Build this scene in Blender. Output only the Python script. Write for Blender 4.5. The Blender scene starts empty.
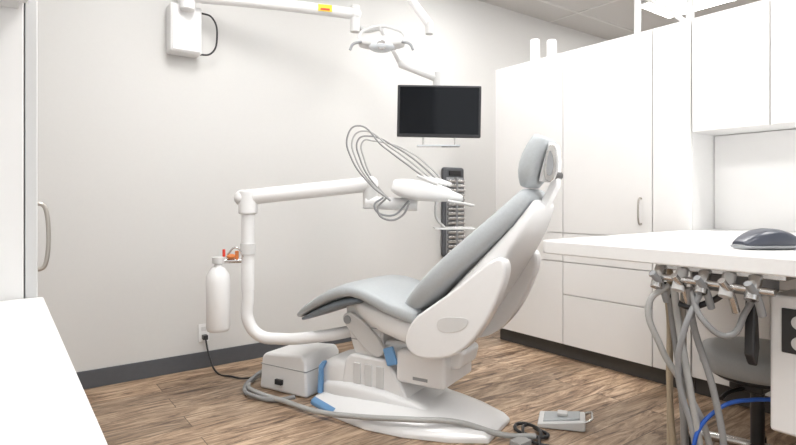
import bpy, bmesh, math, random
from mathutils import Vector, Matrix
random.seed(3)
scn=bpy.context.scene
try:
    scn.view_settings.view_transform='Standard'
    scn.view_settings.look='None'
except Exception as e: print(e)

# ---------------------------------------------------------------- materials
def mat(name,col,rough=.5,metal=0,coat=0,noise=.02,scale=30,bump=0,emis=None,es=0,trans=0,spec=.5):
    m=bpy.data.materials.new(name); m.use_nodes=True
    nt=m.node_tree; b=nt.nodes['Principled BSDF']
    b.inputs['Roughness'].default_value=rough
    b.inputs['Metallic'].default_value=metal
    b.inputs['Coat Weight'].default_value=coat
    b.inputs['Transmission Weight'].default_value=trans
    b.inputs['Specular IOR Level'].default_value=spec
    tc=nt.nodes.new('ShaderNodeTexCoord'); n=nt.nodes.new('ShaderNodeTexNoise')
    n.inputs['Scale'].default_value=scale; n.inputs['Detail'].default_value=4
    nt.links.new(tc.outputs['Object'],n.inputs['Vector'])
    r=nt.nodes.new('ShaderNodeValToRGB')
    r.color_ramp.elements[0].position=.3; r.color_ramp.elements[1].position=.7
    r.color_ramp.elements[0].color=(*[max(0,c*(1-noise)) for c in col],1)
    r.color_ramp.elements[1].color=(*[min(1,c*(1+noise)) for c in col],1)
    nt.links.new(n.outputs['Fac'],r.inputs['Fac']); nt.links.new(r.outputs['Color'],b.inputs['Base Color'])
    if bump:
        bp=nt.nodes.new('ShaderNodeBump'); bp.inputs['Strength'].default_value=bump
        bp.inputs['Distance'].default_value=.002
        nt.links.new(n.outputs['Fac'],bp.inputs['Height']); nt.links.new(bp.outputs['Normal'],b.inputs['Normal'])
    if emis:
        b.inputs['Emission Color'].default_value=(*emis,1); b.inputs['Emission Strength'].default_value=es
    return m
M={}
M['wall']=mat('wall_paint',(.64,.634,.62),.8,noise=.006,scale=60,bump=.02)
M['cab']=mat('white_laminate',(.83,.82,.808),.35,noise=.006,scale=8)
M['counter']=mat('white_solid_surface',(.79,.79,.785),.3,noise=.01,scale=80)
M['white']=mat('white_plastic',(.80,.80,.80),.28,coat=.3,noise=.006)
M['offw']=mat('offwhite_plastic',(.64,.64,.635),.4,noise=.01)
M['grey']=mat('grey_plastic',(.30,.31,.32),.45,noise=.03)
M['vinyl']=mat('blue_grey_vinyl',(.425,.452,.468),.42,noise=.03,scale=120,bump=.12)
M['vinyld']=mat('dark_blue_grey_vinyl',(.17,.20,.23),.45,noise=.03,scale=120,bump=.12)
M['black']=mat('black_plastic',(.02,.02,.022),.35,noise=.1)
M['screen']=mat('screen_glass',(.003,.004,.006),.08,noise=.1,spec=.28)
M['base']=mat('charcoal_vinyl',(.085,.09,.10),.55,noise=.04)
M['toe']=mat('toe_kick_vinyl',(.06,.055,.05),.6,noise=.04)
M['blue']=mat('blue_trim',(.16,.34,.60),.4,noise=.03)
M['chrome']=mat('brushed_steel',(.62,.61,.60),.25,metal=1,noise=.04)
M['nickel']=mat('satin_nickel',(.42,.39,.35),.35,metal=1,noise=.04)
M['hose']=mat('grey_hose',(.26,.26,.26),.5,noise=.05,scale=200)
M['hosel']=mat('light_hose',(.40,.40,.39),.5,noise=.04,scale=200)
M['beige']=mat('beige_hose',(.40,.33,.24),.5,noise=.05,scale=200)
M['bhose']=mat('blue_hose',(.02,.10,.45),.4)
M['yellow']=mat('yellow_label',(.85,.62,.03),.5)
M['red']=mat('red_label',(.65,.04,.02),.5)
M['orange']=mat('copper_valve',(.70,.22,.06),.4)
M['lens']=mat('lamp_lens',(.60,.63,.66),.1,coat=.6)
M['tile']=mat('ceiling_tile',(.60,.595,.585),.9,noise=.03,scale=150,bump=.2)
M['grid']=mat('ceiling_grid',(.68,.68,.67),.5)
M['panel']=mat('troffer_diffuser',(.9,.9,.9),.5,emis=(1,.988,.972),es=16.5)
M['mouse']=mat('slate_plastic',(.045,.05,.07),.3,noise=.05)

def floor_mat():
    m=bpy.data.materials.new('wood_plank_floor'); m.use_nodes=True; nt=m.node_tree; b=nt.nodes['Principled BSDF']
    N=nt.nodes.new; L=nt.links.new
    tc=N('ShaderNodeTexCoord'); 
    br=N('ShaderNodeTexBrick'); br.offset=.37; br.inputs['Scale'].default_value=1
    br.inputs['Brick Width'].default_value=1.22; br.inputs['Row Height'].default_value=.15
    br.inputs['Mortar Size'].default_value=.002; br.inputs['Mortar Smooth'].default_value=.1
    br.inputs['Color1'].default_value=(0,0,0,1); br.inputs['Color2'].default_value=(1,1,1,1); br.inputs['Mortar'].default_value=(.5,.5,.5,1)
    L(tc.outputs['Object'],br.inputs['Vector'])
    ad=N('ShaderNodeVectorMath'); ad.operation='MULTIPLY_ADD'
    L(br.outputs['Color'],ad.inputs[0]); ad.inputs[1].default_value=(3.1,7.7,0); L(tc.outputs['Object'],ad.inputs[2])
    mp=N('ShaderNodeMapping'); mp.inputs['Scale'].default_value=(2.0,13,1); L(ad.outputs[0],mp.inputs['Vector'])
    n1=N('ShaderNodeTexNoise'); n1.inputs['Scale'].default_value=1.5; n1.inputs['Detail'].default_value=10; n1.inputs['Roughness'].default_value=.72; n1.inputs['Distortion'].default_value=1.3
    L(mp.outputs[0],n1.inputs['Vector'])
    r1=N('ShaderNodeValToRGB'); e=r1.color_ramp.elements
    e[0].position=.36; e[0].color=(.085,.05,.03,1); e[1].position=.66; e[1].color=(.62,.47,.335,1)
    x=r1.color_ramp.elements.new(.45); x.color=(.24,.155,.098,1)
    x=r1.color_ramp.elements.new(.54); x.color=(.41,.29,.195,1)
    L(n1.outputs['Fac'],r1.inputs['Fac'])
    hs=N('ShaderNodeMapRange'); hs.inputs['To Min'].default_value=.70; hs.inputs['To Max'].default_value=1.25
    L(br.outputs['Color'],hs.inputs['Value'])
    mx=N('ShaderNodeMix'); mx.data_type='RGBA'; mx.blend_type='MULTIPLY'; mx.inputs[0].default_value=1
    L(r1.outputs['Color'],mx.inputs[6]); L(hs.outputs[0],mx.inputs[7])
    m2=N('ShaderNodeMix'); m2.data_type='RGBA'; L(br.outputs['Fac'],m2.inputs[0]); L(mx.outputs[2],m2.inputs[6]); m2.inputs[7].default_value=(.08,.05,.03,1)
    L(m2.outputs[2],b.inputs['Base Color']); b.inputs['Roughness'].default_value=.33
    bp=N('ShaderNodeBump'); bp.inputs['Strength'].default_value=.12; bp.inputs['Distance'].default_value=.002
    L(n1.outputs['Fac'],bp.inputs['Height']); L(bp.outputs['Normal'],b.inputs['Normal'])
    return m
M['floor']=floor_mat()

# ---------------------------------------------------------------- helpers
def link(o,parent=None):
    scn.collection.objects.link(o)
    if parent: o.parent=parent
    return o
def empty(name,loc=(0,0,0),rz=0):
    e=bpy.data.objects.new(name,None); e.empty_display_size=.1; e.location=loc; e.rotation_euler=(0,0,rz)
    return link(e)
def fin(bm,name,m,parent,smooth=True,bevel=0,seg=3,sub=0,loc=None,rot=None):
    bmesh.ops.recalc_face_normals(bm,faces=bm.faces)
    me=bpy.data.meshes.new(name); bm.to_mesh(me); bm.free()
    if isinstance(m,(list,tuple)):
        for k in m: me.materials.append(M[k])
    else: me.materials.append(M[m])
    if smooth:
        for p in me.polygons: p.use_smooth=True
    o=bpy.data.objects.new(name,me); link(o,parent)
    if loc: o.location=loc
    if rot: o.rotation_euler=rot
    if bevel:
        b=o.modifiers.new('bev','BEVEL'); b.width=bevel; b.segments=seg; b.limit_method='ANGLE'; b.angle_limit=.6
        try: b.harden_normals=True
        except: pass
    if sub:
        s=o.modifiers.new('sub','SUBSURF'); s.levels=sub; s.render_levels=sub
    return o
def box(name,lo,hi,m,parent=None,bevel=.003,rot=None,seg=2):
    c=[(a+b)/2 for a,b in zip(lo,hi)]; h=[(b-a)/2 for a,b in zip(lo,hi)]
    bm=bmesh.new(); bmesh.ops.create_cube(bm,size=2)
    for v in bm.verts: v.co=Vector((v.co.x*h[0],v.co.y*h[1],v.co.z*h[2]))
    return fin(bm,name,m,parent,smooth=bevel>0,bevel=bevel,seg=seg,loc=c,rot=rot)
def cyl(name,p1,p2,r,m,parent=None,r2=None,n=28,bevel=.002):
    p1=Vector(p1); p2=Vector(p2); d=p2-p1
    bm=bmesh.new(); bmesh.ops.create_cone(bm,cap_ends=True,segments=n,radius1=r,radius2=r if r2 is None else r2,depth=d.length)
    q=Vector((0,0,1)).rotation_difference(d.normalized())
    o=fin(bm,name,m,parent,bevel=bevel,seg=2,loc=(p1+p2)/2)
    o.rotation_mode='QUATERNION'; o.rotation_quaternion=q
    return o
def tube(name,pts,r,m,parent=None,res=10,poly=False):
    cu=bpy.data.curves.new(name,'CURVE'); cu.dimensions='3D'; cu.bevel_depth=r; cu.bevel_resolution=4; cu.resolution_u=res; cu.use_fill_caps=True
    sp=cu.splines.new('BEZIER'); sp.bezier_points.add(len(pts)-1)
    for p,c in zip(sp.bezier_points,pts):
        p.co=c; p.handle_left_type=p.handle_right_type='VECTOR' if poly else 'AUTO'
    cu.materials.append(M[m]); o=bpy.data.objects.new(name,cu)
    dg=bpy.context.evaluated_depsgraph_get(); tmp=link(o); dg.update()
    me=bpy.data.meshes.new_from_object(tmp.evaluated_get(dg)); bpy.data.objects.remove(tmp)
    me.name=name
    for p in me.polygons: p.use_smooth=True
    return link(bpy.data.objects.new(name,me),parent)
def sp_(x,e): return math.copysign(abs(x)**e,x)
def loft(name,rings,m,parent=None,e=.55,n=28,end=.25,sub=1,y0=0):
    """rings: (front(x,z), rear(x,z), width) with lateral axis y"""
    R=[]
    for f,r,w in rings:
        R.append([Vector(((f[0]+r[0])/2,y0,(f[1]+r[1])/2)),Vector(((r[0]-f[0])/2,0,(r[1]-f[1])/2)),w/2])
    def cap(a,b):
        d=(a[0]-b[0]).normalized()*a[1].length*end
        return [[a[0]+d,a[1]*.82,a[2]*.93],[a[0]+d*1.5,a[1]*.45,a[2]*.8]]
    A=cap(R[0],R[1]); B=cap(R[-1],R[-2])
    R=[A[1],A[0]]+R+[B[0],B[1]]
    bm=bmesh.new(); vs=[]
    for c,h,w in R:
        vs.append([bm.verts.new(c+h*sp_(math.cos(2*math.pi*i/n),e)+Vector((0,w*sp_(math.sin(2*math.pi*i/n),e),0))) for i in range(n)])
    for a,b in zip(vs,vs[1:]):
        for i in range(n): bm.faces.new((a[i],a[(i+1)%n],b[(i+1)%n],b[i]))
    bm.faces.new(vs[0]); bm.faces.new(vs[-1][::-1])
    return fin(bm,name,m,parent,sub=sub)
def smoothpts(pts,k=2):
    for _ in range(k):
        q=[]
        for i in range(len(pts)):
            a=pts[i]; b=pts[(i+1)%len(pts)]
            q.append((a[0]*.75+b[0]*.25,a[1]*.75+b[1]*.25)); q.append((a[0]*.25+b[0]*.75,a[1]*.25+b[1]*.75))
        pts=q
    return pts
def prism(name,pts,y0,y1,m,parent=None,bevel=.01,seg=3):
    bm=bmesh.new()
    a=[bm.verts.new((x,y0,z)) for x,z in pts]; b=[bm.verts.new((x,y1,z)) for x,z in pts]
    bm.faces.new(a); bm.faces.new(b[::-1]); n=len(pts)
    for i in range(n): bm.faces.new((a[i],b[i],b[(i+1)%n],a[(i+1)%n]))
    return fin(bm,name,m,parent,bevel=bevel,seg=seg)
def blob(name,c,r,m,parent=None,rot=None,e=1.0):
    bm=bmesh.new(); bmesh.ops.create_uvsphere(bm,u_segments=32,v_segments=16,radius=1)
    for v in bm.verts: v.co=Vector([sp_(v.co[i],e)*r[i] for i in range(3)])
    return fin(bm,name,m,parent,loc=c,rot=rot)
def rev(name,prof,m,parent=None,loc=(0,0,0),n=40,rot=None):
    bm=bmesh.new(); vs=[]
    for r,z in prof: vs.append([bm.verts.new((r*math.cos(2*math.pi*i/n),r*math.sin(2*math.pi*i/n),z)) for i in range(n)])
    for a,b in zip(vs,vs[1:]):
        for i in range(n): bm.faces.new((a[i],a[(i+1)%n],b[(i+1)%n],b[i]))
    bm.faces.new(vs[0][::-1]); bm.faces.new(vs[-1])
    return fin(bm,name,m,parent,loc=loc,rot=rot)

# ---------------------------------------------------------------- room
H=2.96; YB=3.62; XR=7.0; XL=-.62; YF=-1.6
box('floor',(XL-.1,YF,-.08),(XR+.1,YB+.1,0),'floor',bevel=0)
box('wall_back',(XL-.1,YB,0),(XR+.1,YB+.12,H+.1),'wall',bevel=0)
box('wall_right',(XR,YF,0),(XR+.12,YB,H+.1),'wall',bevel=0)
box('wall_left',(XL-.12,YF,0),(XL,YB,H+.1),'wall',bevel=0)
box('baseboard_back',(.08,YB-.012,0),(XR,YB,.105),'base',bevel=.002)
ce=empty('ceiling'); box('tiles',(XL-.1,YF,H),(XR+.1,YB+.1,H+.08),'tile',ce,bevel=0)
x=XL+.36
while x<XR: 
    box('grid_bar',(x-.012,YF,H-.006),(x+.012,YB,H+.001),'grid',ce,bevel=0); x+=1.22
y=YB-.35
while y>YF:
    box('grid_bar',(XL,y-.012,H-.007),(XR,y+.012,H+.0005),'grid',ce,bevel=0); y-=.61
for (tx,ty) in [(.9,.6),(.9,2.2),(2.9,.6),(2.9,2.4),(5.15,2.2),(5.15,.4)]:
    t=empty('ceiling_light_panel',(tx,ty,H-.012))
    box('frame',(-.31,-.61,-.01),(.31,.61,.005),'grid',t,bevel=.002)
    box('diffuser',(-.28,-.58,-.014),(.28,.58,-.009),'panel',t,bevel=0)

# ---------------------------------------------------------------- right casework
tc=empty('tall_storage_cabinet')
X0,X1=3.14,3.72
box('carcass',(X0+.021,1.482,.10),(X1,2.98,2.12),'cab',tc,bevel=.001)
box('toe_kick',(X0+.05,1.482,0),(X1,2.975,.10),'toe',tc,bevel=0)
g=.003
def door(nm,y0,y1,z0,z1,par): box(nm,(X0,y0+g,z0+g),(X0+.02,y1-g,z1-g),'cab',par,bevel=.0015)
door('door_left',2.345,2.98,.872,2.125,tc); door('door_right',1.707,2.345,.872,2.125,tc)
door('end_stile',1.482,1.707,.10,2.125,tc)
door('lower_door',2.345,2.98,.10,.672,tc); door('upper_drawer',2.345,2.98,.672,.872,tc)
door('drawer_1',1.707,2.345,.672,.872,tc); door('drawer_2',1.707,2.345,.448,.672,tc); door('drawer_3',1.707,2.345,.10,.448,tc)
def pull(par,x,y,z0,z1,sx,m='nickel'):
    tube('pull_handle',[(x,y,z0),(x+sx*.75,y,z0),(x+sx,y,z0+.012),(x+sx,y,z1-.012),(x+sx*.75,y,z1),(x,y,z1)],.0055,m,par)
pull(tc,X0,1.775,.955,1.11,-.032)
bc=empty('base_cabinet')
box('carcass',(X0+.021,.30,.10),(X1,1.478,.875),'cab',bc,bevel=.001)
box('toe_kick',(X0+.05,.30,0),(X1,1.478,.10),'toe',bc,bevel=0)
for a,b in [(.30,.70),(.70,1.09),(1.09,1.478)]:
    door('door',a,b,.10,.65,bc); door('drawer',a,b,.65,.872,bc)
box('backsplash',(3.42,.30,.931),(X1,1.478,1.478),'cab',bc,bevel=0)
wc=empty('wall_cabinet')
box('carcass',(X0+.021,.30,1.482),(X1,1.478,2.12),'cab',wc,bevel=.001)
for a,b in [(.30,.70),(.70,1.093),(1.093,1.478)]: door('door',a,b,1.480,2.125,wc)

dk=empty('peninsula_counter')
def slab(name,pts,z0,z1,m,par,bevel=.006):
    bm=bmesh.new(); a=[bm.verts.new((x,y,z0)) for x,y in pts]; b=[bm.verts.new((x,y,z1)) for x,y in pts]
    bm.faces.new(a[::-1]); bm.faces.new(b); n=len(pts)
    for i in range(n): bm.faces.new((a[i],a[(i+1)%n],b[(i+1)%n],b[i]))
    return fin(bm,name,m,par,bevel=bevel)
pts=[(3.419,.30),(3.419,1.478),(3.138,1.478),(3.138,1.50)]
cx,cy,r=1.84+.05,1.50-.05,.05
pts+=[(cx-r*math.sin(t),cy+r*math.cos(t)) for t in [i*math.pi/12 for i in range(7)]]
pts+=[(1.84,.30)]
slab('top',pts,.876,.93,'counter',dk)
box('end_panel',(1.90,.32,0),(3.13,.36,.875),'cab',dk)

ms=empty('computer_mouse',(2.15,.76,.931),math.radians(-30))
loft('shell',[((-.10,.028),(-.10,.004),.07),((-.06,.058),(-.06,.002),.11),((0,.076),(0,.002),.125),((.06,.062),(.06,.002),.115),((.1,.038),(.1,.003),.08)],'mouse',ms,e=.7)
loft('base',[((-.105,.016),(-.105,.0),.08),((0,.02),(0,.0),.135),((.105,.016),(.105,.0),.09)],'grey',ms,e=.7)

# ---------------------------------------------------------------- left casework
lc=empty('counter_cabinet')
box('top',(XL+.002,-.9,.865),(.072,1.338,.90),'counter',lc,bevel=.004)
box('carcass',(XL+.002,-.88,.1),(.03,1.338,.864),'cab',lc)
box('toe_kick',(XL+.002,-.88,0),(-.03,1.338,.1),'toe',lc,bevel=0)
for i in range(4): box('door',(.031,-.88+i*.55+.003,.105),(.05,-.88+(i+1)*.55-.003,.855),'cab',lc)
tl=empty('tall_pantry_cabinet')
box('carcass',(XL+.002,1.342,.1),(.038,2.30,2.4),'cab',tl)
box('toe_kick',(XL+.002,1.342,0),(-.02,2.30,.1),'toe',tl,bevel=0)
box('door',(.040,1.345,.105),(.062,1.80,2.395),'offw',tl); box('door',(.040,1.804,.105),(.062,2.298,2.395),'offw',tl)
pull(tl,.062,1.745,.915,1.088,.036)
ul=empty('wall_cupboard')
box('carcass',(XL+.002,.75,1.50),(.045,1.338,2.4),'cab',ul)
box('light_rail',(-.2,.75,1.485),(.03,1.335,1.50),'offw',ul)

# ---------------------------------------------------------------- dental chair
ax=math.atan2(-.924,.383)
ch=empty('dental_chair',(1.427,2.92,0),ax)
loft('leg_rest_cushion',[((.10,.475),(.11,.44),.30),((.20,.545),(.225,.495),.40),((.37,.642),(.40,.572),.46),((.52,.69),(.54,.615),.50),((.66,.67),(.66,.575),.52),((.80,.62),(.80,.515),.52),((.90,.60),(.90,.50),.48)],'vinyl',ch)
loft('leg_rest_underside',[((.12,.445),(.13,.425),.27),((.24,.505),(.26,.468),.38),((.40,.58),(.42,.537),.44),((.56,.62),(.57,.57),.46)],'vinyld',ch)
loft('backrest_cushion',[((.80,.60),(.87,.55),.38),((.87,.675),(.965,.595),.50),((.985,.80),(1.08,.71),.54),((1.17,.955),(1.255,.865),.53),((1.315,1.08),(1.385,.995),.45),((1.385,1.15),(1.435,1.09),.36)],'vinyl',ch)
loft('backrest_shell',[((.90,.50),(1.0,.37),.36),((.96,.58),(1.10,.45),.46),((1.07,.70),(1.19,.57),.50),((1.24,.87),(1.32,.775),.48),((1.37,1.0),(1.42,.94),.41),((1.43,1.10),(1.465,1.06),.30)],'white',ch)
loft('seat_shell',[((.50,.60),(.54,.50),.34),((.62,.59),(.64,.45),.44),((.80,.55),(.80,.40),.46),((1.0,.52),(1.0,.37),.42),((1.10,.50),(1.08,.40),.34)],'white',ch)
cov=smoothpts([(.86,.43),(.90,.54),(1.00,.615),(1.12,.70),(1.25,.81),(1.34,.87),(1.37,.80),(1.32,.66),(1.25,.53),(1.15,.42),(1.04,.375),(.92,.37)],2)
prism('hinge_cover_near',cov,-.262,-.18,'white',ch,bevel=.025,seg=5)
prism('hinge_cover_far',cov,.18,.262,'white',ch,bevel=.025,seg=5)
pad2=smoothpts([(1.04,.515),(1.04,.56),(1.09,.58),(1.19,.585),(1.195,.565),(1.17,.53),(1.10,.508)],2)
prism('side_recess',pad2,-.2645,-.25,'offw',ch,bevel=.001)
# headrest
HZ=.018
def hzp(l): return [((a[0],a[1]+HZ),(b[0],b[1]+HZ),w) for a,b,w in l]
loft('headrest_cushion',hzp([((1.36,1.155),(1.41,1.14),.21),((1.35,1.21),(1.45,1.19),.27),((1.37,1.29),(1.475,1.265),.285),((1.42,1.37),(1.49,1.33),.245)]),'vinyl',ch)
loft('headrest_backplate',hzp([((1.44,1.17),(1.465,1.165),.14),((1.46,1.22),(1.485,1.215),.20),((1.48,1.29),(1.505,1.285),.20),((1.485,1.335),(1.505,1.325),.15)]),'white',ch)
prism('headrest_bracket',[(1.42,1.05),(1.455,1.04),(1.515,1.16),(1.52,1.28),(1.50,1.30),(1.48,1.17)],-.035,.035,'white',ch,bevel=.008)
cyl('headrest_knob',(1.50,-.10,1.21),(1.50,.05,1.21),.022,'black',ch)
prism('headrest_lever',smoothpts([(1.475,1.19),(1.52,1.17),(1.545,1.24),(1.53,1.34),(1.495,1.34)],1),-.120,-.100,'chrome',ch,bevel=.006)
prism('headrest_lever_inset',smoothpts([(1.49,1.21),(1.514,1.20),(1.526,1.25),(1.516,1.31),(1.502,1.31)],1),-.124,-.118,'grey',ch,bevel=.002)
# under-seat mechanism
prism('lift_housing',smoothpts([(.42,.53),(.44,.56),(.62,.56),(.66,.50),(.66,.30),(.60,.27),(.50,.27),(.47,.32),(.44,.42)],1),-.125,.125,'white',ch,bevel=.02)
for i in range(2): box('housing_seam',(.455+.012*i,-.1275,.44-.07*i),(.655,-.124,.444-.07*i),'grey',ch,bevel=0)
prism('side_link',smoothpts([(.42,.50),(.50,.52),(.70,.36),(.66,.30),(.60,.31),(.44,.44)],1),-.152,-.126,'offw',ch,bevel=.008)
cyl('link_pivot',(.46,-.16,.475),(.46,-.12,.475),.022,'grey',ch)
prism('lift_arm',[(.46,.30),(.52,.36),(1.0,.42),(1.10,.38),(1.08,.30),(.62,.16),(.50,.18)],-.10,.10,'white',ch,bevel=.02)
box('junction_housing',(.76,-.165,.205),(1.03,.165,.365),'white',ch,bevel=.022,seg=4)
box('housing_label',(.86,-.1665,.232),(.94,-.1645,.247),'grey',ch,bevel=0)
prism('pedestal',[(.40,.07),(.44,.27),(.48,.30),(.70,.30),(.76,.22),(.84,.10),(.84,.05),(.40,.05)],-.15,.15,'white',ch,bevel=.02)
for i in range(3): box('pedestal_fin',(.50+.07*i,-.158,.15),(.545+.07*i,-.148,.26),'offw',ch,bevel=.004)
box('pedestal_blue_panel',(.70,-.172,.28),(.76,-.150,.37),'blue',ch,bevel=.008,rot=(0,math.radians(-18),0))
out=[(.20,.06),(.24,.19),(.45,.27),(.68,.31),(.88,.29),(1.08,.23),(1.24,.14)]
fullo=[(s,-t) for s,t in out]+[(s,t) for s,t in out[::-1]]
def ringp(sc,z,cx=.70): return [((s-cx)*sc+cx,t*sc,z) for s,t in fullo]
bm=bmesh.new()
L=[[bm.verts.new(p) for p in ringp(*a)] for a in [(1.0,.0),(1.0,.022),(.95,.045),(.72,.085),(.45,.11)]]
n=len(fullo)
for k,(a,b) in enumerate(zip(L,L[1:])):
    for i in range(n):
        f=bm.faces.new((a[i],a[(i+1)%n],b[(i+1)%n],b[i]))
        if k in(0,1) and i in (0,1,11,12): f.material_index=1
bm.faces.new(L[0]); bm.faces.new(L[-1][::-1])
fin(bm,'base_plate',['white','blue'],ch,bevel=.006,seg=2)
loft('base_raised_cover',[((.30,.13),(.30,.03),.30),((.45,.16),(.45,.03),.38),((.70,.16),(.70,.03),.38),((.92,.11),(.92,.03),.32)],'white',ch,e=.4)
loft('base_toe_cover',[((.235,.20),(.255,.03),.20),((.30,.25),(.34,.04),.28),((.42,.27),(.46,.05),.30)],'white',ch,e=.45)
prism('toe_blue_stripe',[(.25,.05),(.26,.20),(.285,.23),(.305,.23),(.28,.18),(.28,.05)],-.150,-.12,'blue',ch,bevel=.008)

# ---------------------------------------------------------------- utility box
ub=empty('utility_junction_box',(1.43,2.95,0),ax)
prism('housing',[(-.16,0),(-.14,.19),(-.11,.215),(.17,.235),(.195,.20),(.20,0)],-.16,.15,'white',ub,bevel=.018,seg=4)
box('lid_seam',(-.146,-.162,.145),(.199,.152,.149),'grey',ub,bevel=0)
box('valve_knob',(-.02,-.18,.05),(.03,-.161,.08),'black',ub)

# ---------------------------------------------------------------- delivery unit
du=empty('dental_delivery_unit')
PX,PY=1.105,2.91
tube('support_pipe',[(1.60,2.504,.40),(1.50,2.56,.375),(1.38,2.66,.35),(1.24,2.79,.335),(1.15,2.87,.355),(PX,PY,.44),(PX,PY,.56),(PX,PY,.8)],.033,'white',du,res=16)
cyl('post',(PX,PY,.60),(PX,PY,1.05),.035,'white',du)
cyl('post_collar',(PX,PY,.80),(PX,PY,.86),.042,'offw',du)
cyl('post_collar',(PX,PY,1.02),(PX,PY,1.155),.052,'white',du,bevel=.012)
E=Vector((1.68,2.552,1.19)); A=Vector((PX,PY,1.115)); dv=(E-A).normalized()
tube('main_arm',[A-dv*.03,A+dv*.3,E],.043,'white',du)
blob('arm_end',E,(.046,.046,.046),'white',du)
blob('arm_end',A-dv*.03,(.046,.046,.046),'white',du)
cyl('elbow',(1.68,2.552,1.05),(1.68,2.552,1.20),.042,'offw',du,bevel=.01)
tube('second_arm',[(1.66,2.56,1.09),(1.75,2.47,1.08),(1.88,2.38,1.075)],.036,'white',du)
rc=math.radians(-36.3)
hd=empty('delivery_head_mount',(1.905,2.322,1.145),rc); hd.parent=du
loft('head_body',[((-.17,.07),(-.19,-.005),.20),((-.10,.075),(-.12,-.045),.28),((.0,.055),(.0,-.055),.30),((.10,.02),(.10,-.055),.30),((.18,-.015),(.18,-.055),.26)],'white',hd,e=.5)
loft('head_panel',[((.02,.055),(.02,.03),.24),((.12,.018),(.12,-.01),.24)],'offw',hd)
for i,(yy) in enumerate([-.12,-.06,0,.06]):
    tube('instrument_whip',[(-.20,yy,-.05),(-.31+.01*i,yy,.04),(-.41+.02*i,yy,.18),(-.43+.025*i,yy,.29),(-.38+.025*i,yy,.35-.02*i),(-.24+.04*i,yy,.24),(-.08+.04*i,yy,.12),(.0+.03*i,yy,.06)],.0048,'hosel' if i%2 else 'hose',hd)
    cyl('handpiece',(-.06+.03*i,yy,.085),(.05+.03*i,yy,.04),.008,'offw',hd,r2=.012)
tube('hose_loop',[(-.22,-.10,-.03),(-.27,-.10,-.10),(-.22,-.10,-.15),(-.14,-.10,-.13),(-.10,-.10,-.06)],.006,'hose',hd)
tube('hose_loop',[(-.24,-.04,-.03),(-.29,-.04,-.08),(-.20,-.04,-.13),(-.10,-.04,-.05)],.006,'grey',hd)
tube('front_handle',[(.10,-.17,-.05),(.22,-.17,-.07),(.24,-.05,-.075),(.24,.1,-.075),(.20,.16,-.06)],.006,'offw',hd)
box('tray',(.04,-.10,-.205),(.26,.10,-.198),'offw',hd,bevel=.003)
tube('tray_bracket',[(.05,.0,-.05),(.05,.0,-.14),(.10,.0,-.20)],.007,'offw',hd)
cyl('bottle_bracket',(PX,PY,.765),(.965,2.965,.765),.013,'chrome',du)
rev('water_bottle',[(.02,0),(.055,.004),(.062,.02),(.063,.27),(.058,.31),(.035,.345),(.022,.355),(.022,.38)],'white',du,loc=(.955,2.955,.385))
cyl('bottle_cap',(.955,2.955,.755),(.955,2.955,.79),.032,'offw',du)
blob('copper_valve',(1.02,2.935,.79),(.026,.02,.014),'orange',du)
cyl('valve_stem',(1.05,2.93,.77),(1.05,2.93,.82),.010,'orange',du)
cyl('valve_stem',(.985,2.95,.79),(.985,2.95,.83),.008,'red',du)
tube('air_line',[(1.0,2.94,.80),(1.04,2.91,.84),(1.07,2.90,.80),(PX,PY-.03,.74)],.005,'chrome',du)

# ---------------------------------------------------------------- operatory light
ol=empty('dental_operatory_light')
box('wall_box',(.84,3.50,2.02),(1.03,YB-.001,2.32),'white',ol,bevel=.012)
box('wall_box_lid',(.85,3.494,2.03),(1.02,3.502,2.31),'white',ol,bevel=.004)
cyl('pivot',(.93,3.46,2.27),(.93,3.46,2.44),.045,'white',ol,bevel=.01)
box('pivot_mount',(.89,3.46,2.28),(.97,3.55,2.42),'white',ol,bevel=.01)
tube('main_arm',[(.93,3.46,2.36),(1.4,3.28,2.36),(1.91,3.085,2.345)],.038,'white',ol)
blob('arm_cap',(1.91,3.085,2.345),(.042,.042,.042),'white',ol)
ang=math.atan2(-.19,.48)
o=box('warning_label',(-.045,-.0012,-.022),(.045,.0012,.022),'yellow',ol,bevel=0); o.location=(1.705,3.1235,2.352); o.rotation_euler=(0,0,ang)
o2=box('warning_label_red',(-.03,-.001,-.007),(.03,.001,.007),'red',ol,bevel=0); o2.location=(1.7045,3.1222,2.343); o2.rotation_euler=(0,0,ang)
cyl('elbow',(1.91,3.085,2.22),(1.91,3.085,2.40),.032,'offw',ol,bevel=.008)
lh=empty('lamp_head_mount',(1.99,2.885,2.10),rc); lh.parent=ol
tube('drop_arm',[(-.16,.17,.17),(-.10,.10,.13),(-.03,.03,.12),(0,0,.11)],.018,'offw',lh)
tube('yoke',[(-.13,-.03,.0),(-.145,-.02,.06),(-.08,0,.11),(0,0,.125),(.08,0,.11),(.145,-.02,.06),(.13,-.03,0)],.011,'offw',lh)
loft('reflector_housing',[((-.15,.03),(-.14,-.005),.10),((-.08,.05),(-.08,-.02),.14),((0,.055),(0,-.03),.15),((.08,.05),(.08,-.02),.14),((.15,.03),(.14,-.005),.10)],'offw',lh)
blob('lamp_lens',(0,-.03,-.015),(.085,.06,.038),'lens',lh)
cyl('lamp_core',(0,-.085,-.02),(0,-.02,-.0),.03,'chrome',lh)
for sx in(-1,1): tube('handle',[(sx*.13,-.05,.01),(sx*.18,-.07,-.01),(sx*.20,-.08,-.05)],.009,'grey',lh)
tube('power_cable',[(1.03,3.52,2.29),(1.09,3.50,2.27),(1.13,3.52,2.15),(1.10,3.54,2.05),(1.02,3.55,2.03)],.006,'black',ol)
mo=empty('computer_monitor',(2.22,2.587,1.655),math.radians(-37))
box('bezel',(-.262,-.02,-.162),(.262,.02,.162),'black',mo,bevel=.006,rot=(0,math.radians(1),0))
o=box('screen',(-.247,-.0225,-.142),(.247,-.020,.149),'screen',mo,bevel=0); o.rotation_euler=(0,math.radians(1),0)
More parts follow.
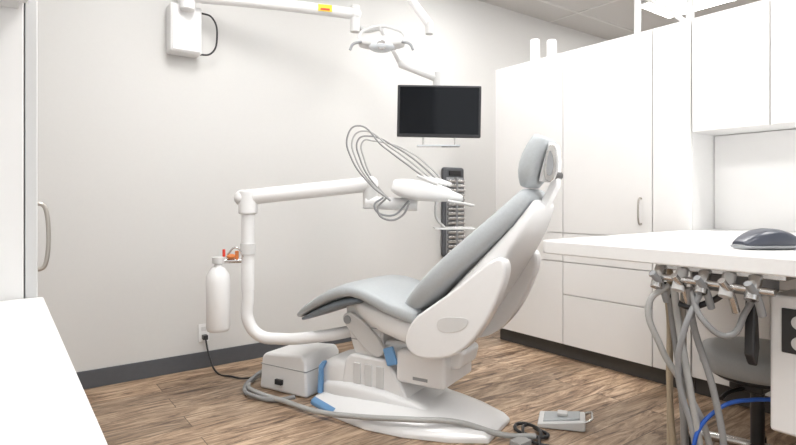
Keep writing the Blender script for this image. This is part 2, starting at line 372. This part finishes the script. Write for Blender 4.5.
box('rear_housing',(-.12,.02,-.09),(.12,.05,.09),'black',mo,bevel=.01)
box('keyboard_handle',(-.14,-.05,-.222),(.13,.03,-.212),'lens',mo,bevel=.003)
tube('handle_link',[(-.10,.0,-.155),(-.10,.0,-.215)],.006,'chrome',mo); tube('handle_link',[(.10,.0,-.155),(.10,.0,-.215)],.006,'chrome',mo)
tube('drop_bracket',[(.0,.05,.0),(.0,.09,.05),(.0,.09,.20)],.018,'white',mo)
cyl('arm_joint',(0,.09,.17),(0,.09,.27),.032,'offw',mo,bevel=.008)
tube('support_arm',[(.0,.09,.235),(-.11,.14,.29),(-.24,.20,.355)],.032,'white',mo)
tube('upper_arm',[(-.24,.20,.355),(-.30,.33,.50),(-.37,.50,.66)],.022,'white',mo)
ca=empty('ceiling_swing_arm')
cyl('ceiling_flange',(2.05,2.84,H-.03),(2.05,2.84,H),.09,'white',ca)
cyl('drop_tube',(2.05,2.84,2.55),(2.05,2.84,H-.02),.025,'white',ca)
tube('arm',[(2.05,2.84,2.56),(2.12,2.79,2.43),(2.235,2.70,2.225)],.022,'white',ca)
tube('arm_2',[(2.08,2.84,2.56),(2.16,2.79,2.43),(2.265,2.71,2.25)],.010,'white',ca)
cyl('tip_joint',(2.235,2.70,2.17),(2.235,2.70,2.25),.026,'offw',ca,bevel=.006)

np_=empty('track_light_arm')
cyl('ceiling_pole',(4.31,2.04,2.2),(4.31,2.04,H),.03,'white',np_)
cyl('ceiling_flange',(4.31,2.04,H-.03),(4.31,2.04,H),.10,'white',np_)
tube('arm',[(4.31,2.04,2.45),(4.24,2.2,2.62),(4.1,2.35,2.75)],.02,'white',np_)
cyl('second_pole',(4.1,2.35,2.3),(4.1,2.35,2.78),.025,'white',np_)

for i,(bx,by,bh) in enumerate([(3.30,2.72,.20),(3.36,2.61,.18)]):
    rev('paper_roll' ,[(.012,.006),(.012,.0),(.033,.0),(.036,.006),(.036,bh-.006),(.033,bh),(.014,bh),(.012,bh-.02)],'offw',None,loc=(bx,by,2.126))

# wall rack
wr=empty('wall_file_rack',(3.245,YB,.60),0)
box('back_frame',(-.125,-.05,0),(.125,-.001,.79),'base',wr,bevel=.03,seg=4)
box('inner_panel',(-.10,-.056,.03),(.10,-.05,.70),'grey',wr,bevel=.004)
for i in range(16): box('slat',(-.095,-.085,.04+i*.041),(.095,-.056,.062+i*.041),'chrome',wr,bevel=.003)
box('control_panel',(-.07,-.06,.715),(.07,-.05,.76),'black',wr,bevel=.004)
box('centre_rail',(-.01,-.088,.03),(.01,-.05,.70),'grey',wr,bevel=.003)

wo=empty('wall_outlet',(1.075,YB,.23))
box('plate',(-.035,-.007,-.058),(.035,-.0005,.058),'white',wo,bevel=.003)
for z in(-.025,.025): box('socket',(-.017,-.0085,z-.014),(.017,-.0065,z+.014),'offw',wo,bevel=.002)
pc=empty('power_cord')
box('plug',(1.06,3.57,.19),(1.09,3.61,.22),'black',pc)
tube('cord',[(1.075,3.58,.20),(1.08,3.52,.10),(1.10,3.44,.012),(1.15,3.30,.01),(1.20,3.22,.01),(1.27,3.165,.03),(1.30,3.14,.06)],.006,'black',pc)

fh=empty('floor_hose')
tube('hose',[(1.33,3.13,.05),(1.26,3.16,.025),(1.16,3.05,.02),(1.165,2.90,.02),(1.22,2.70,.025),(1.29,2.45,.03),(1.39,2.20,.06),(1.53,1.98,.085),(1.69,1.84,.08),(1.86,1.70,.025),(1.97,1.62,.02)],.013,'hosel',fh)
tube('hose_2',[(1.33,3.12,.09),(1.22,3.12,.04),(1.12,3.0,.02),(1.13,2.86,.02),(1.20,2.76,.015),(1.29,2.70,.03)],.012,'hose',fh)
fp=empty('foot_control_pedal',(2.22,1.665,0),math.radians(-55))
def wedge(name,lo,hi,z0,za,zb,m,par,bev):
    bm=bmesh.new()
    v=[bm.verts.new(p) for p in [(lo[0],lo[1],z0),(hi[0],lo[1]+.015,z0),(hi[0],hi[1]-.015,z0),(lo[0],hi[1],z0),(lo[0],lo[1],za),(hi[0],lo[1]+.015,zb),(hi[0],hi[1]-.015,zb),(lo[0],hi[1],za)]]
    for f in [(3,2,1,0),(4,5,6,7),(0,1,5,4),(1,2,6,5),(2,3,7,6),(3,0,4,7)]: bm.faces.new([v[i] for i in f])
    return fin(bm,name,m,par,bevel=bev)
wedge('pedal_base',(-.11,-.085),(.11,.085),0,.022,.05,'offw',fp,.008)
wedge('pedal_plate',(-.085,-.062),(.085,.062),.02,.030,.058,'vinyl',fp,.006)
box('toggle',(-.02,-.025,.045),(.03,.025,.062),'offw',fp,bevel=.006)
tube('carry_handle',[(.10,-.06,.04),(.135,-.05,.055),(.14,0,.06),(.135,.05,.055),(.10,.06,.04)],.006,'chrome',fp)
cb=empty('pedal_cable')
tube('cable',[(2.055,1.70,.012),(2.03,1.60,.012),(1.97,1.66,.012),(1.98,1.75,.012),(2.03,1.77,.014),(2.05,1.72,.02),(2.02,1.63,.02),(1.97,1.60,.012),(1.92,1.55,.01),(1.85,1.40,.01)],.008,'black',cb)
tube('cable_2',[(2.055,1.74,.012),(2.00,1.72,.022),(1.93,1.62,.012),(1.96,1.52,.012),(2.02,1.42,.012)],.007,'black',cb)
box('connector_block',(1.84,1.60,.0),(1.92,1.66,.025),'hosel',cb)

# ---------------------------------------------------------------- rear delivery under counter
rd=empty('assistant_instrument_unit')
box('mount_plate',(1.90,.62,.855),(2.15,1.02,.875),'chrome',rd)
box('mount_block',(1.95,.70,.79),(2.10,.92,.855),'grey',rd,bevel=.01)
tube('holder_bar',[(1.885,1.03,.835),(1.88,.98,.83),(1.88,.80,.825),(1.88,.64,.82)],.012,'chrome',rd)
for i in range(5):
    yy=1.0-.075*i
    cyl('instrument_holder',(1.865,yy,.79),(1.90,yy,.86),.02,'offw' if i%2 else 'chrome',rd)
    tube('handpiece',[(1.84,yy,.845),(1.88,yy-.01,.80),(1.91,yy-.015,.74)],.012,'chrome' if i%2 else 'grey',rd)
hs=[('beige',1.965,1.005,.010),('hose',1.93,.975,.012),('hosel',1.91,.945,.012),('hose',1.92,.90,.011)]
for i,(mm,xx,yy,rr) in enumerate(hs):
    tube('suction_hose',[(xx-.03,yy,.80),(xx,yy,.68),(xx+.02*(i%2),yy-.02*i,.45),(xx+.03,yy-.03*i,.22),(xx+.06,yy-.02*i,.05),(xx+.12,yy,.02)],rr,mm,rd)
tube('hose_arc',[(1.90,.97,.80),(1.86,1.02,.74),(1.88,.99,.58),(1.93,.93,.44),(1.97,.88,.30),(1.98,.85,.08)],.011,'hosel',rd)
tube('hose_arc',[(1.90,.90,.80),(1.87,.84,.70),(1.90,.78,.66),(1.93,.74,.74),(1.95,.72,.80)],.010,'hose',rd)
tube('hose_arc',[(1.90,.86,.80),(1.86,.90,.66),(1.88,.93,.50),(1.92,.90,.30),(1.95,.88,.03)],.010,'grey',rd)
tube('hose_arc',[(1.92,1.0,.80),(1.90,.92,.735),(1.91,.84,.76),(1.92,.78,.81)],.010,'black',rd)
cyl('drain_pole',(2.02,1.03,.0),(2.02,1.03,.86),.011,'beige',rd)
cyl('drain_pole',(2.06,1.0,.0),(2.06,1.0,.86),.011,'nickel',rd)
box('utility_panel',(1.99,.42,.36),(2.16,.695,.80),'white',rd,bevel=.012)
box('outlet_plate',(1.985,.56,.62),(1.992,.66,.76),'black',rd,bevel=.006)
for z in(.655,.72): cyl('outlet',(1.978,.61,z),(1.987,.61,z),.022,'offw',rd)
prism('lever',[(1.95,.80),(1.97,.80),(1.99,.62),(1.97,.56),(1.94,.60)],.72,.75,'black',rd,bevel=.006)
tube('blue_air_line',[(2.12,.73,.42),(2.065,.778,.416),(2.01,.82,.405),(1.965,.85,.375),(1.925,.88,.32),(1.91,.893,.25),(1.91,.90,.05),(1.93,.92,.012)],.007,'bhose',rd)
tube('panel_stand',[(2.08,.55,.36),(2.08,.55,.0)],.025,'chrome',rd)

# ---------------------------------------------------------------- stool
st=empty('dental_stool',(2.46,.90,-.035),0)
rev('seat_cushion',[(.10,.44),(.19,.445),(.205,.465),(.207,.51),(.195,.535),(.15,.547),(.05,.55)],'vinyl',st)
rev('seat_pan',[(.05,.41),(.15,.42),(.18,.44),(.10,.445)],'black',st)
cyl('gas_lift',(0,0,.12),(0,0,.42),.025,'black',st)
box('mechanism',(-.12,-.06,.385),(.08,.06,.42),'black',st,bevel=.01)
tube('tilt_lever',[(-.10,0,.40),(-.20,.03,.39),(-.25,.03,.38)],.008,'black',st)
for i in range(5):
    a=i*2*math.pi/5+.3
    c,s=math.cos(a),math.sin(a)
    tube('leg',[(0,0,.14),(.14*c,.14*s,.125),(.26*c,.26*s,.105)],.02,'chrome',st)
    cyl('caster',(.26*c-.02*s,.26*s+.02*c,.065),(.26*c+.02*s,.26*s-.02*c,.065),.03,'black',st)
    cyl('caster_stem',(.26*c,.26*s,.065),(.26*c,.26*s,.11),.01,'chrome',st)

# ---------------------------------------------------------------- world, camera
w=bpy.data.worlds.new('world'); scn.world=w; w.use_nodes=True
w.node_tree.nodes['Background'].inputs[0].default_value=(.96,.98,1,1)
w.node_tree.nodes['Background'].inputs[1].default_value=1.3
cam=bpy.data.cameras.new('camera'); co=bpy.data.objects.new('camera',cam); scn.collection.objects.link(co)
cam.sensor_width=36; cam.lens=36*541/796; cam.shift_y=-22.5/796; cam.clip_start=.02
co.location=(0,0,1.1); co.rotation_euler=(math.radians(90),0,math.radians(-36.3))
scn.camera=co
